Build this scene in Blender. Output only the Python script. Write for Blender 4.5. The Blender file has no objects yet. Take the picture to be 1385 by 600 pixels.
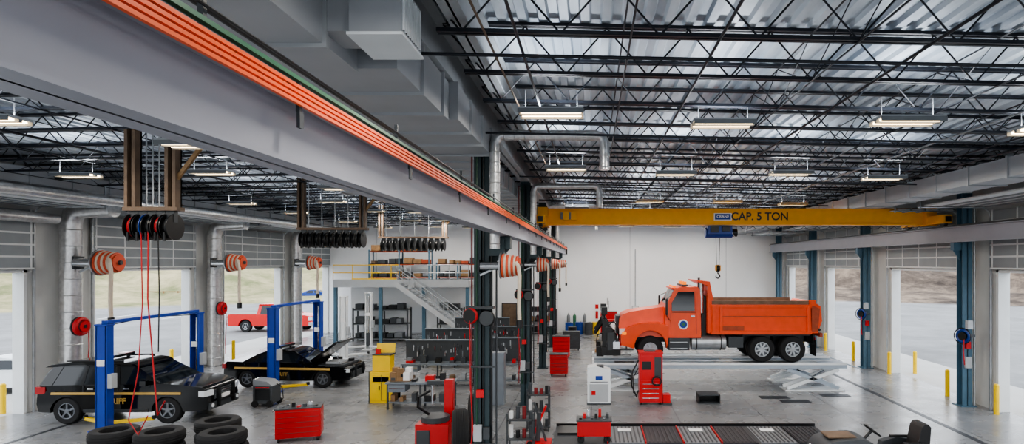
import bpy, math, random, bmesh
from mathutils import Vector, Matrix, Euler, noise
random.seed(7)
S=bpy.context.scene
# ---------------------------------------------------------------- materials
def lin(c):
    return tuple(((x/255)/12.92 if x/255<=0.04045 else ((x/255+0.055)/1.055)**2.4) for x in c)
def M(name,col,rough=.5,metal=0.,var=.12,scale=5.,bump=0.,emit=0,stretch=None,spec=None):
    m=bpy.data.materials.new(name); m.use_nodes=True
    nt=m.node_tree; n=nt.nodes; l=nt.links
    p=n['Principled BSDF']; c=lin(col)
    tc=n.new('ShaderNodeTexCoord'); mp=n.new('ShaderNodeMapping'); l.new(tc.outputs['Object'],mp.inputs[0])
    if stretch: mp.inputs['Scale'].default_value=stretch
    no=n.new('ShaderNodeTexNoise'); no.inputs['Scale'].default_value=scale; no.inputs['Detail'].default_value=4
    l.new(mp.outputs[0],no.inputs['Vector'])
    r=n.new('ShaderNodeValToRGB'); l.new(no.outputs[0],r.inputs[0])
    r.color_ramp.elements[0].position=.3; r.color_ramp.elements[1].position=.7
    r.color_ramp.elements[0].color=tuple(x*(1-var) for x in c)+(1,)
    r.color_ramp.elements[1].color=tuple(min(1,x*(1+var)) for x in c)+(1,)
    l.new(r.outputs[0],p.inputs['Base Color'])
    p.inputs['Roughness'].default_value=rough; p.inputs['Metallic'].default_value=metal
    if bump:
        b=n.new('ShaderNodeBump'); b.inputs['Strength'].default_value=bump; b.inputs['Distance'].default_value=.02
        l.new(no.outputs[0],b.inputs['Height']); l.new(b.outputs[0],p.inputs['Normal'])
    if emit:
        p.inputs['Emission Color'].default_value=c+(1,); p.inputs['Emission Strength'].default_value=emit
    return m
white=M('white_paint',(232,236,238),.55,0,.03,2)
wallm=M('wall_white',(246,248,250),.7,0,.02,.6)
pierm=M('pier_precast',(202,203,201),.7,0,.06,1.2)
beamg=M('beam_grey',(156,158,168),.45,0,.04,1.5)
ltgrey=M('light_grey_paint',(176,180,184),.5,0,.05,3)
midgrey=M('mid_grey',(120,124,128),.5,0,.08,3)
dkgrey=M('dark_grey',(62,66,70),.5,0,.1,4)
blk=M('black_paint',(16,17,19),.35,0,.1,4)
joistm=M('joist_steel',(34,38,46),.4,.1,.15,3)
colm=M('column_bluegreen',(42,60,66),.45,0,.08,3)
bluecol=M('column_slate_blue',(76,108,128),.45,0,.08,3)
galv=M('galvanised',(178,182,186),.38,.7,.15,4,.1)
ductm=M('duct_galvanised',(174,177,181),.5,.25,.06,1.2)
foil=M('spiral_aluminium',(215,215,215),.3,.8,.15,8,.3)
orange=M('truck_orange',(236,78,22),.32,0,.06,3)
orangedk=M('orange_worn',(165,72,42),.6,0,.25,5)
yellow=M('crane_yellow',(246,172,20),.4,0,.05,3)
byellow=M('bollard_yellow',(240,200,20),.4,0,.05,3)
red=M('tool_red',(200,18,22),.3,0,.06,3)
redp=M('pickup_red',(200,25,25),.25,0,.04,3)
cond=M('conductor_orange',(250,98,28),.4,0,.04,3)
green=M('conductor_green',(50,105,75),.4,0,.05,3)
dgreen=M('pipe_dark_green',(30,70,50),.4,0,.05,3)
dred=M('hose_dark_red',(120,25,28),.4,0,.05,3)
blue=M('lift_blue',(28,66,165),.35,0,.08,3)
bluedk=M('hoist_blue',(20,60,140),.35,0,.08,3)
rubber=M('rubber',(24,24,26),.75,0,.2,10,.2)
glass=M('car_glass',(20,26,32),.06,0,.05,3)
blkp=M('police_black',(9,10,13),.1,0,.05,3)
gold=M('gold_stripe',(190,155,80),.4,0,.05,3)
chrome=M('chrome',(200,202,205),.15,.9,.05,3)
rimg=M('rim_grey',(120,124,130),.35,.5,.08,3)
cream=M('hose_cream',(205,190,172),.6,0,.08,4)
hosered=M('hose_orange',(205,85,55),.6,0,.08,4)
redhose=M('red_hose',(180,25,30),.5,0,.08,4)
brown=M('rust_brown',(112,92,74),.6,0,.2,4)
wood=M('wood',(150,118,80),.6,0,.2,4,0,0,(1,1,8))
card=M('cardboard',(140,110,78),.8,0,.2,4)
amber=M('amber_lens',(255,140,20),.2,0,.05,3,0,.6)
headl=M('headlamp',(225,230,235),.1,0,.03,3)
tail=M('tail_lens',(170,10,15),.15,0,.05,3)
silver=M('car_silver',(165,170,178),.25,.5,.03,3)
bench=M('bench_grey_blue',(118,126,134),.45,.1,.08,3)
doorp=M('door_panel',(142,148,152),.5,0,.06,2)
doorr=M('door_rail',(218,221,222),.45,0,.04,2)
tube=M('lamp_tube',(255,226,180),.4,0,.0,1,0,10)
liftg=M('platform_lift_paint',(168,180,192),.4,.1,.08,3)
gratem=M('steel_grate',(50,54,60),.45,.5,.15,20)
label=M('label_white',(240,240,240),.5,0,.01)
lblue=M('label_blue',(20,60,150),.5,0,.02)
seatv=M('seat_vinyl',(26,26,28),.5,0,.1,5)

def floor_mat():
    m=bpy.data.materials.new('floor_concrete'); m.use_nodes=True; nt=m.node_tree;n=nt.nodes;l=nt.links;p=n['Principled BSDF']
    tc=n.new('ShaderNodeTexCoord')
    a=n.new('ShaderNodeTexNoise');a.inputs['Scale'].default_value=.35;a.inputs['Detail'].default_value=9;a.inputs['Roughness'].default_value=.65
    l.new(tc.outputs['Object'],a.inputs['Vector'])
    r=n.new('ShaderNodeValToRGB');l.new(a.outputs[0],r.inputs[0])
    r.color_ramp.elements[0].position=.3;r.color_ramp.elements[1].position=.7
    r.color_ramp.elements[0].color=lin((116,118,120))+(1,);r.color_ramp.elements[1].color=lin((152,153,153))+(1,)
    b=n.new('ShaderNodeTexBrick');b.offset=0;b.inputs['Scale'].default_value=1
    b.inputs['Brick Width'].default_value=2.9;b.inputs['Row Height'].default_value=2.9;b.inputs['Mortar Size'].default_value=.022
    b.inputs['Color1'].default_value=(1,1,1,1);b.inputs['Color2'].default_value=(.9,.9,.92,1);b.inputs['Mortar'].default_value=(.45,.45,.46,1)
    l.new(tc.outputs['Object'],b.inputs['Vector'])
    mx=n.new('ShaderNodeMix');mx.data_type='RGBA';mx.blend_type='MULTIPLY';mx.inputs[0].default_value=1
    l.new(r.outputs[0],mx.inputs[6]);l.new(b.outputs[0],mx.inputs[7]);l.new(mx.outputs[2],p.inputs['Base Color'])
    a2=n.new('ShaderNodeTexNoise');a2.inputs['Scale'].default_value=1.2;a2.inputs['Detail'].default_value=5;l.new(tc.outputs['Object'],a2.inputs['Vector'])
    mr=n.new('ShaderNodeMapRange');mr.inputs['To Min'].default_value=.15;mr.inputs['To Max'].default_value=.42;l.new(a2.outputs[0],mr.inputs[0]);l.new(mr.outputs[0],p.inputs['Roughness'])
    return m
floorm=floor_mat()
def deck_mat():
    m=bpy.data.materials.new('roof_deck_metal'); m.use_nodes=True; nt=m.node_tree;n=nt.nodes;l=nt.links;p=n['Principled BSDF']
    tc=n.new('ShaderNodeTexCoord');mp=n.new('ShaderNodeMapping');l.new(tc.outputs['Object'],mp.inputs[0]);mp.inputs['Scale'].default_value=(1.1,.25,1)
    a=n.new('ShaderNodeTexNoise');a.inputs['Scale'].default_value=1.1;a.inputs['Detail'].default_value=6;l.new(mp.outputs[0],a.inputs['Vector'])
    r=n.new('ShaderNodeValToRGB');l.new(a.outputs[0],r.inputs[0])
    r.color_ramp.elements[0].position=.35;r.color_ramp.elements[1].position=.65
    r.color_ramp.elements[0].color=lin((158,168,180))+(1,);r.color_ramp.elements[1].color=lin((224,231,238))+(1,)
    l.new(r.outputs[0],p.inputs['Base Color']);p.inputs['Metallic'].default_value=.2;p.inputs['Roughness'].default_value=.45
    return m
deckm=deck_mat()
def ground_mat():
    m=bpy.data.materials.new('asphalt_and_hills'); m.use_nodes=True; nt=m.node_tree;n=nt.nodes;l=nt.links;p=n['Principled BSDF']
    g=n.new('ShaderNodeNewGeometry');sx=n.new('ShaderNodeSeparateXYZ');l.new(g.outputs['Position'],sx.inputs[0])
    a=n.new('ShaderNodeTexNoise');a.inputs['Scale'].default_value=.16;a.inputs['Detail'].default_value=10;a.inputs['Roughness'].default_value=.75;l.new(g.outputs['Position'],a.inputs['Vector'])
    def ramp(c0,c1,c2):
        r=n.new('ShaderNodeValToRGB');l.new(a.outputs[0],r.inputs[0]);e=r.color_ramp.elements
        e[0].position=.38;e[1].position=.62;e[0].color=lin(c0)+(1,);e[1].color=lin(c1)+(1,);x=e.new(.5);x.color=lin(c2)+(1,);return r
    asp=ramp((124,124,124),(146,146,146),(135,135,135))
    gr=ramp((112,116,80),(176,164,130),(148,142,108))
    di=ramp((58,50,44),(136,120,104),(96,84,74))
    side=n.new('ShaderNodeMapRange');side.inputs['From Min'].default_value=-5;side.inputs['From Max'].default_value=5;l.new(sx.outputs['X'],side.inputs[0])
    m1=n.new('ShaderNodeMix');m1.data_type='RGBA';l.new(side.outputs[0],m1.inputs[0]);l.new(gr.outputs[0],m1.inputs[6]);l.new(di.outputs[0],m1.inputs[7])
    hz=n.new('ShaderNodeMapRange');hz.inputs['From Min'].default_value=.02;hz.inputs['From Max'].default_value=.15;l.new(sx.outputs['Z'],hz.inputs[0])
    m2=n.new('ShaderNodeMix');m2.data_type='RGBA';l.new(hz.outputs[0],m2.inputs[0]);l.new(asp.outputs[0],m2.inputs[6]);l.new(m1.outputs[2],m2.inputs[7])
    l.new(m2.outputs[2],p.inputs['Base Color']);p.inputs['Roughness'].default_value=.95
    p.inputs['Specular IOR Level'].default_value=.15
    return m

# ---------------------------------------------------------------- builder
class B:
    def __init__(s): s.v=[];s.f=[];s.m=[];s.mats=[]
    def mi(s,mat):
        if mat not in s.mats: s.mats.append(mat)
        return s.mats.index(mat)
    def add(s,vs,fs,mat):
        o=len(s.v); s.v+= [tuple(v) for v in vs]; k=s.mi(mat)
        for f in fs: s.f.append(tuple(i+o for i in f)); s.m.append(k)
    def box(s,x0,y0,z0,x1,y1,z1,mat):
        x0,x1=min(x0,x1),max(x0,x1);y0,y1=min(y0,y1),max(y0,y1);z0,z1=min(z0,z1),max(z0,z1)
        s.add([(x0,y0,z0),(x1,y0,z0),(x1,y1,z0),(x0,y1,z0),(x0,y0,z1),(x1,y0,z1),(x1,y1,z1),(x0,y1,z1)],
              [(0,3,2,1),(4,5,6,7),(0,1,5,4),(1,2,6,5),(2,3,7,6),(3,0,4,7)],mat)
    def obox(s,c,sz,mat,rot=(0,0,0)):
        R=Euler(rot).to_matrix(); c=Vector(c); vs=[]
        for z in(-.5,.5):
            for x,y in((-.5,-.5),(.5,-.5),(.5,.5),(-.5,.5)): vs.append(c+R@Vector((x*sz[0],y*sz[1],z*sz[2])))
        s.add(vs,[(0,3,2,1),(4,5,6,7),(0,1,5,4),(1,2,6,5),(2,3,7,6),(3,0,4,7)],mat)
    def beam(s,a,b,w,h,mat):
        a=Vector(a);b=Vector(b);d=(b-a).normalized();up=Vector((0,0,1))
        if abs(d.z)>.98: up=Vector((0,1,0))
        r=d.cross(up).normalized();u=r.cross(d)
        vs=[p+r*i*w/2+u*j*h/2 for p in(a,b) for i,j in((-1,-1),(1,-1),(1,1),(-1,1))]
        s.add(vs,[(0,3,2,1),(4,5,6,7),(0,1,5,4),(1,2,6,5),(2,3,7,6),(3,0,4,7)],mat)
    def cyl(s,a,b,r,mat,n=16,r2=None):
        a=Vector(a);b=Vector(b);d=(b-a).normalized();r2=r if r2 is None else r2
        t=Vector((0,0,1)) if abs(d.z)<.9 else Vector((1,0,0)); u=d.cross(t).normalized();w=d.cross(u)
        vs=[];
        for p,q in((a,r),(b,r2)):
            for i in range(n):
                an=2*math.pi*i/n; vs.append(p+u*math.cos(an)*q+w*math.sin(an)*q)
        fs=[(i,(i+1)%n,n+(i+1)%n,n+i) for i in range(n)]+[tuple(range(n))[::-1],tuple(range(n,2*n))]
        s.add(vs,fs,mat)
    def tube(s,pts,r,mat,n=8):
        pts=[Vector(p) for p in pts]; vs=[];prev=None
        for i,p in enumerate(pts):
            d=(pts[min(i+1,len(pts)-1)]-pts[max(i-1,0)]).normalized()
            if prev is None:
                t=Vector((0,0,1)) if abs(d.z)<.9 else Vector((1,0,0)); u=d.cross(t).normalized()
            else: u=(prev-d*prev.dot(d)).normalized()
            prev=u; w=d.cross(u)
            for k in range(n):
                an=2*math.pi*k/n; vs.append(p+u*math.cos(an)*r+w*math.sin(an)*r)
        fs=[]
        for i in range(len(pts)-1):
            for k in range(n): fs.append((i*n+k,i*n+(k+1)%n,(i+1)*n+(k+1)%n,(i+1)*n+k))
        fs+= [tuple(range(n))[::-1],tuple(range((len(pts)-1)*n,len(pts)*n))]
        s.add(vs,fs,mat)
    def torus(s,c,ax,R,r,mat,n=24,k=8,sq=1.):
        c=Vector(c);d=Vector(ax).normalized();t=Vector((0,0,1)) if abs(d.z)<.9 else Vector((1,0,0));u=d.cross(t).normalized();w=d.cross(u);vs=[]
        for i in range(n):
            a=2*math.pi*i/n;o=u*math.cos(a)+w*math.sin(a)
            for j in range(k):
                q=2*math.pi*j/k; vs.append(c+o*(R+r*math.cos(q))+d*r*sq*math.sin(q))
        fs=[(i*k+j,((i+1)%n)*k+j,((i+1)%n)*k+(j+1)%k,i*k+(j+1)%k) for i in range(n) for j in range(k)]
        s.add(vs,fs,mat)
    def lathe(s,c,ax,prof,mat,n=24):
        c=Vector(c);d=Vector(ax).normalized();t=Vector((0,0,1)) if abs(d.z)<.9 else Vector((1,0,0));u=d.cross(t).normalized();w=d.cross(u);vs=[];k=len(prof)
        for i in range(n):
            a=2*math.pi*i/n;o=u*math.cos(a)+w*math.sin(a)
            for rr,h in prof: vs.append(c+o*rr+d*h)
        fs=[(i*k+j,((i+1)%n)*k+j,((i+1)%n)*k+(j+1)%k,i*k+(j+1)%k) for i in range(n) for j in range(k)]
        s.add(vs,fs,mat)
    def prism(s,prof,y0,y1,mat,yin=None):
        n=len(prof); f=yin or (lambda x,z:0)
        vs=[(x,y0+f(x,z),z) for x,z in prof]+[(x,y1-f(x,z),z) for x,z in prof]
        fs=[tuple(range(n)),tuple(range(n,2*n))[::-1]]+[(i,n+i,n+(i+1)%n,(i+1)%n) for i in range(n)]
        s.add(vs,fs,mat)
    def done(s,name,loc=(0,0,0),rz=0,bevel=0,scale=1,ang=35,parent=None,rot=None):
        me=bpy.data.meshes.new(name); me.from_pydata(s.v,[],s.f)
        for m in s.mats: me.materials.append(m)
        me.polygons.foreach_set('material_index',s.m)
        me.polygons.foreach_set('use_smooth',[True]*len(s.f))
        bm=bmesh.new();bm.from_mesh(me);bmesh.ops.recalc_face_normals(bm,faces=bm.faces);bm.to_mesh(me);bm.free()
        me.set_sharp_from_angle(angle=math.radians(ang)); me.update()
        o=bpy.data.objects.new(name,me); S.collection.objects.link(o)
        o.location=loc; o.rotation_euler=rot or (0,0,rz); o.scale=(scale,)*3
        if bevel:
            b=o.modifiers.new('bevel','BEVEL');b.width=bevel;b.segments=2;b.limit_method='ANGLE';b.angle_limit=math.radians(40);b.harden_normals=False
        if parent: o.parent=parent
        return o
def dup(o,loc,rz=None,scale=None):
    c=o.copy(); c.location=loc
    if rz is not None: c.rotation_euler=(0,0,rz)
    if scale: c.scale=(scale,)*3
    S.collection.objects.link(c); return c
def text(body,size,loc,rot,mat,parent,name,ext=.006):
    cu=bpy.data.curves.new(name,'FONT');cu.body=body;cu.size=size;cu.extrude=ext;cu.align_x='CENTER';cu.align_y='CENTER';cu.offset=size*.015
    t=bpy.data.objects.new('tmp',cu);S.collection.objects.link(t);bpy.context.view_layer.update()
    me=bpy.data.meshes.new_from_object(t.evaluated_get(bpy.context.evaluated_depsgraph_get()))
    me.materials.clear();me.materials.append(mat)
    S.collection.objects.unlink(t);bpy.data.objects.remove(t)
    o=bpy.data.objects.new(name,me);S.collection.objects.link(o);o.location=loc;o.rotation_euler=rot
    if parent: o.parent=parent
    return o
FRONT=(math.pi/2,0,0)

XL,XR,YB=-19.6,14.2,44.0
Y0=-6.0
CX=-2.42
def deckz(x): return 8.95-.022*(x-CX) if x>CX else 8.95-.02*(CX-x)
# ---------------------------------------------------------------- shell
b=B(); b.box(XL-.35,Y0,-.25,XR+.35,YB+.3,0,floorm); b.done('floor')
b=B(); b.box(XL-.35,YB,0,XR+.35,YB+.3,9.2,wallm)
for x in [-16,-9,-4.6,2.85,10]: b.box(x,YB-.012,0,x+.025,YB,8.5,ltgrey)
b.done('wall_back')
DT=4.95
def sidewall(xi,xo,piers,name,top):
    b=B(); b.box(xi,Y0,DT,xo,YB,top,pierm)
    for a,c in piers: b.box(xi,a,0,xo,c,DT,pierm)
    return b.done(name)
LP=[(Y0,-4),(3.8,6.4),(12.2,14.8),(20.5,23.2),(28.9,31.4),(37.3,39.7)]
RP=[(Y0,-3),(4.5,6.4),(12.8,14.6),(20.7,22.7),(28.0,31.0),(35.5,38.5),(42.4,YB)]
sidewall(XL,XL-.35,LP,'wall_left',8.6); sidewall(XR,XR+.35,RP,'wall_right',8.6)
def openings(p,end):
    r=[(p[i][1],p[i+1][0]) for i in range(len(p)-1)]
    if p[-1][1]<end: r.append((p[-1][1],end))
    return r
LO=openings(LP,YB);RO=openings(RP,YB)
for side,ops in(('L',LO),('R',RO)):
    for a,c in ops:
        if c<8: continue
        xi=XL if side=='L' else XR; s=1 if side=='L' else -1
        w=c-a; b=B()
        for yy in(a,c-.12): b.box(-.36,yy,0,.04,yy+.12,DT,doorr)
        b.box(-.36,a,DT-.1,.04,c,DT+.0,doorr)
        k=5; z0=DT+.05; hh=(7.05-z0)/k
        for i in range(k):
            za=z0+i*hh
            b.box(.12,a-.1,za+.03,.17,c+.1,za+hh-.03,doorp)
            b.box(.10,a-.1,za-.03,.20,c+.1,za+.03,doorr)
            nn=max(2,int(w/1.2))
            for j in range(nn+1):
                yy=a+(c-a)*j/nn; b.box(.11,yy-.03,za,.185,yy+.03,za+hh,doorr)
        for i in range(4):
            xa=.35+i*.55
            b.box(xa,a-.1,7.18,xa+.5,c+.1,7.23,doorr)
            b.box(xa-.04,a-.1,7.14,xa+.03,c+.1,7.26,doorp)
        for yy in(a-.17,c+.12):
            b.box(.10,yy,.0,.17,yy+.06,6.9,galv)
            b.tube([(.14,yy+.03,6.8),(.2,yy+.03,7.0),(.4,yy+.03,7.15),(2.7,yy+.03,7.15)],.03,galv,6)
            b.box(2.6,yy,7.1,2.65,yy+.05,7.9,galv)
        b.cyl((.3,a-.1,7.5),(.3,c+.1,7.5),.06,galv,10)
        o=b.done('overhead_sectional_door',(xi,0,0))
        if s<0: o.scale=(-1,1,1)
# roof deck corrugated
b=B();vs=[];xs=[];x=XL-.4
while x<XR+.4:
    for dx,dz in((0,0),(.13,0),(.16,.07),(.29,.07)): xs.append((x+dx,deckz(x+dx)+dz))
    x+=.32
for (x,z) in xs: vs+=[(x,Y0,z),(x,YB+.3,z)]
b.add(vs,[(2*i,2*i+2,2*i+3,2*i+1) for i in range(len(xs)-1)],deckm)
c=b.done('ceiling',ang=20)
def joist(x0,x1):
    b=B();L=abs(x1-x0);n=int(L/.62/2)*2;D=.78
    f=lambda t:x0+(x1-x0)*t
    a=(x0,0,deckz(x0));c=(x1,0,deckz(x1))
    for dy in(-.04,.04):
        b.beam((a[0],dy,a[2]-.035),(c[0],dy,c[2]-.035),.05,.05,joistm)
        xa,xc=f(.02),f(.98)
        b.beam((xa,dy,deckz(xa)-D),(xc,dy,deckz(xc)-D),.05,.05,joistm)
    for i in range(n):
        p=f(i/n);q=f((i+1)/n); za=deckz(p)-(.06 if i%2==0 else D); zb=deckz(q)-(D if i%2==0 else .06)
        b.cyl((p,0,za),(q,0,zb),.014,joistm,5)
    return b
for x0,x1 in((CX+.12,XR),(XL,CX-.12)):
    o=joist(x0,x1).done('roof_bar_joists',(0,Y0+.6,0))
    ar=o.modifiers.new('array','ARRAY');ar.use_relative_offset=False;ar.use_constant_offset=True;ar.constant_offset_displace=(0,1.62,0);ar.count=31
b=B()
for x in(-17,-13.5,-10,-6.5,.5,3.4,6.3,9.2,12):
    z=deckz(x); b.cyl((x,Y0,z-.82),(x,YB-.1,z-.82),.014,joistm,6); b.cyl((x,Y0,z-.1),(x,YB-.1,z-.1),.014,joistm,6)
    y=Y0+.6
    while y<YB-2:
        if int(x*2)%2==0: b.cyl((x,y,z-.82),(x,y+1.62,z-.1),.01,joistm,4);b.cyl((x,y,z-.1),(x,y+1.62,z-.82),.01,joistm,4)
        y+=1.62
b.done('joist_bridging_rods')
def ibeam(b,x,y0,y1,z0,z1,w,tf,tw,mat):
    b.box(x-w/2,y0,z0,x+w/2,y1,z0+tf,mat);b.box(x-w/2,y0,z1-tf,x+w/2,y1,z1,mat);b.box(x-tw/2,y0,z0,x+tw/2,y1,z1,mat)
b=B();ibeam(b,CX,Y0,YB-.02,8.15,8.93,.36,.04,.03,ltgrey);ibeam(b,-1.72,Y0,YB-.02,8.3,8.88,.26,.04,.03,ltgrey);b.done('roof_girder')
# central columns
CY=[13.2,21.7,29.3,36.6]
def hcol(b,x,y,h,w,mat,t=.03):
    b.box(x-w/2,y-w/2,0,x+w/2,y-w/2+t,h,mat);b.box(x-w/2,y+w/2-t,0,x+w/2,y+w/2,h,mat);b.box(x-t/2,y-w/2,0,x+t/2,y+w/2,h,mat)
    b.box(x-w*.8,y-w*.8,0,x+w*.8,y+w*.8,.03,mat)
for i,y in enumerate(CY):
    b=B();hcol(b,0,0,8.15,.34,colm)
    b.box(.0,-.12,5.5,.62,.12,5.78,colm);b.prism([(.18,5.1),(.18,5.5),(.6,5.5)],-.02,.02,colm)
    b.box(.15,-.25,5.35,.5,.25,5.72,colm)
    for dx,dy,r,m in((-.23,-.1,.018,dred),(.22,-.18,.025,blk),(.05,-.21,.018,blk),(-.1,-.21,.02,dgreen),(.3,0,.02,dkgrey)):
        b.cyl((dx,dy,.8),(dx,dy,8.0),r,m,8)
    for z in(1.2,2.9,4.2): b.box(-.27,-.24,z,.3,-.2,z+.04,dkgrey)
    b.box(-.16,-.3,1.3,.02,-.2,1.65,ltgrey);b.box(.05,-.29,1.35,.19,-.2,1.6,dkgrey)
    b.box(-.1,-.28,2.25,.06,-.2,2.42,red)
    b.torus((-.2,-.4,4.05),(.35,1,0),.13,.05,redhose);b.cyl((-.22,-.45,4.05),(-.18,-.33,4.05),.15,blk,14)
    b.torus((.16,-.4,4.0),(.2,1,0),.13,.05,blk);b.cyl((.15,-.46,4.0),(.17,-.34,4.0),.16,dkgrey,14)
    b.box(-.3,-.42,4.2,.3,-.2,4.25,dkgrey)
    b.tube([(-.2,-.45,3.95),(-.2,-.42,2.6),(-.14,-.42,1.6),(-.2,-.4,1.2)],.012,redhose,6)
    b.done('steel_column',(CX,y,0))
b=B();ibeam(b,-1.9,-4,43.2,5.79,6.22,.25,.022,.016,beamg)
b.box(-1.94,-4,6.22,-1.86,43.2,6.30,dkgrey)
b.box(-2.03,43.2,5.75,-1.77,43.23,6.35,blk)
b.done('crane_runway_beam')
b=B()
for i in range(4): b.box(-1.775,-4,6.15+i*.032,-1.752,43,6.170+i*.032,cond)
b.box(-1.80,-4,6.30,-1.765,43,6.325,green)
y=-3
while y<43:
    b.box(-1.80,y,6.12,-1.776,y+.03,6.32,dkgrey);b.box(-1.79,y-.01,6.02,-1.77,y+.04,6.12,dkgrey); y+=2.2
b.tube([(-1.95,-4,6.5),(-1.95,43,6.5)],.01,blk,6);b.tube([(-2.1,-4,6.58),(-2.1,43,6.58)],.014,blk,6)
for y in range(-3,43,3): b.box(-2.0,y,6.22,-1.97,y+.03,6.6,dkgrey)
b.done('crane_conductor_bars')
RX=13.2
b=B();ibeam(b,RX,-4,43.6,5.94,6.5,.25,.03,.02,beamg);b.box(RX-.04,-4,6.5,RX+.04,43.6,6.57,dkgrey)
b.done('crane_runway_beam')
for y in(5.5,13.7,21.6,29.4,36.4,43):
    b=B();hcol(b,0,0,7.9,.36,bluecol);b.box(-.45,-.1,5.65,0,.1,5.93,bluecol);b.prism([(-.18,5.3),(-.18,5.65),(-.42,5.65)],-.02,.02,bluecol)
    b.cyl((.26,-.15,0),(.26,-.15,7.5),.04,galv,8);b.box(-.12,-.26,1.4,.1,-.18,1.8,ltgrey);b.box(-.1,-.28,2.1,.06,-.18,2.35,red)
    b.done('steel_column',(13.62,y,0))
# ---------------------------------------------------------------- crane
cy=23.4
b=B()
b.box(-1.75,-.2,6.72,13.05,.2,7.28,yellow)
b.box(-1.75,-.26,7.26,13.05,.26,7.32,yellow);b.box(-1.75,-.26,6.68,13.05,.26,6.73,yellow)
for x in(-1.9,RX):
    b.box(x-.16,-1.5,6.66,x+.16,1.5,6.98,yellow)
    for y in(-1.25,1.25): b.cyl((x-.07,y,6.7),(x+.07,y,6.7),.16,dkgrey,18)
    b.box(x-.2,-.45,6.64,x+.2,.45,7.36,yellow)
    for y in(-1.55,1.5): b.box(x-.1,y,6.72,x+.1,y+.05,6.92,blk)
for x in(-1.1,-.8): b.box(x,-.42,6.85,x+.22,-.2,7.2,yellow)
b.box(-1.2,-.4,6.9,-.6,-.2,7.15,midgrey)
b.cyl((-.4,-.32,6.62),(12.6,-.32,6.62),.012,blk,6)
for i in range(14):
    x=5.8+i*.5
    b.tube([(x,-.32,6.61),(x+.12,-.32,6.53),(x+.25,-.32,6.5),(x+.38,-.32,6.53),(x+.5,-.32,6.61)],.01,blk,5)
hx=5.0
b.box(hx-.45,-.3,6.32,hx+.5,.3,6.64,bluedk);b.cyl((hx-.5,0,6.38),(hx+.55,0,6.38),.2,bluedk,16);b.cyl((hx+.55,0,6.38),(hx+.75,0,6.38),.15,blk,16)
b.box(hx-.35,-.38,6.38,hx-.05,-.28,6.62,blk);b.box(hx+.1,-.4,6.42,hx+.4,-.28,6.6,dkgrey)
for d in(-.08,.08): b.cyl((hx+d,0,6.3),(hx+d*.6,0,5.05),.012,blk,6)
b.cyl((hx-.06,0,4.98),(hx+.06,0,4.98),.14,blk,16);b.box(hx-.1,-.08,4.88,hx+.1,.08,5.1,yellow)
b.tube([(hx,0,4.9),(hx,0,4.78),(hx+.07,0,4.72),(hx+.08,0,4.64),(hx,0,4.58),(hx-.08,0,4.63),(hx-.07,0,4.69)],.025,blk,8)
b.tube([(hx+.5,-.2,6.4),(hx+.7,-.25,6.05),(hx+.95,-.3,6.1),(hx+1.05,-.3,6.62)],.012,label,6)
b.box(4.8,-.215,6.86,5.5,-.2,7.14,label);b.box(4.84,-.222,6.89,5.46,-.214,7.11,lblue)
cr=b.done('overhead_bridge_crane',(0,cy,0),bevel=.012)
text('CAP. 5 TON',.42,(6.6,-.212,7.0),FRONT,blk,cr,'capacity_lettering')
text('CRANE',.15,(5.15,-.226,7.0),FRONT,label,cr,'maker_plate_lettering')
# ---------------------------------------------------------------- ducts
b=B()
segs=[(-5,6.9,-6.4,-2.72,7.42),(6.9,9.6,-6.2,-2.3,7.5),(9.6,12.9,-5.9,-2.2,7.56),(12.9,22,-5.4,-2.75,7.6),(22,32,-4.8,-2.85,7.65),(32,43,-4.4,-2.9,7.65)]
for a,c,x0,x1,zb in segs:
    top=8.1
    b.box(x0,a,zb,x1,c,top,ductm)
    y=a
    while y<=c+.01:
        b.box(x0-.04,y-.025,zb-.045,x1+.04,y+.025,top+.03,ductm); y+=1.1
b.done('supply_air_trunk_duct')
b=B()
for y in(18.9,27.0):
    b.box(-8.0,y,7.45,-5.45,y+.8,7.9,ductm)
    for x in(-8.0,-7.2,-6.4): b.box(x-.03,y-.03,7.42,x+.03,y+.83,7.93,ductm)
b.done('branch_air_ducts')
b=B();b.box(-2.42,5.9,7.5,-1.9,6.6,8.0,ductm);b.box(-2.72,6.0,7.55,-2.4,6.5,7.95,ductm)
b.box(-1.905,5.95,7.54,-1.9,6.55,7.96,dkgrey)
for i in range(9): b.box(-1.905,5.95+i*.068,7.54,-1.88,5.965+i*.068,7.96,white)
b.box(-2.44,5.88,7.47,-1.88,6.62,7.5,white)
b.done('supply_air_diffuser')
for x0,x1,z0,z1,ya,yb in((10.2,11.2,7.3,7.78,13,43),(-18.4,-17.1,7.62,8.1,6,43)):
    b=B();b.box(x0,ya,z0,x1,yb,z1,ductm);y=ya
    while y<=yb: b.box(x0-.04,y-.03,z0-.04,x1+.04,y+.03,z1+.04,ductm);y+=1.5
    b.done('perimeter_air_duct')
for y in CY:
    b=B();r=.11
    P=[(.28,0,5.5),(.28,0,7.75),(.32,0,7.88),(.42,0,7.95),(2.45,0,7.95),(2.6,0,7.9),(2.65,0,7.8),(2.65,0,7.2)]
    b.tube(P,r,foil,14)
    z=5.6
    while z<7.7: b.torus((.28,0,z),(0,0,1),r,.012,foil,16,5);z+=.22
    x=.5
    while x<2.4: b.torus((x,0,7.95),(1,0,0),r,.012,foil,16,5);x+=.22
    for z in(7.25,7.5): b.torus((2.65,0,z),(0,0,1),r,.015,foil,16,5)
    b.done('exhaust_duct_pipe',(CX+.05,y-.42,0))
for a,c in LP[3:]:
    y=(a+c)/2+.1
    b=B();b.tube([(0,0,0.02),(0,0,6.6),(.1,0,6.95),(.35,0,7.15),(1.6,0,7.2)],.33,foil,20)
    for i in range(11): b.torus((0,0,.4+i*.6),(0,0,1),.33,.02,foil,22,6)
    b.done('round_exhaust_riser',(XL+.45,y-.2,0))
b=B();
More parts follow.
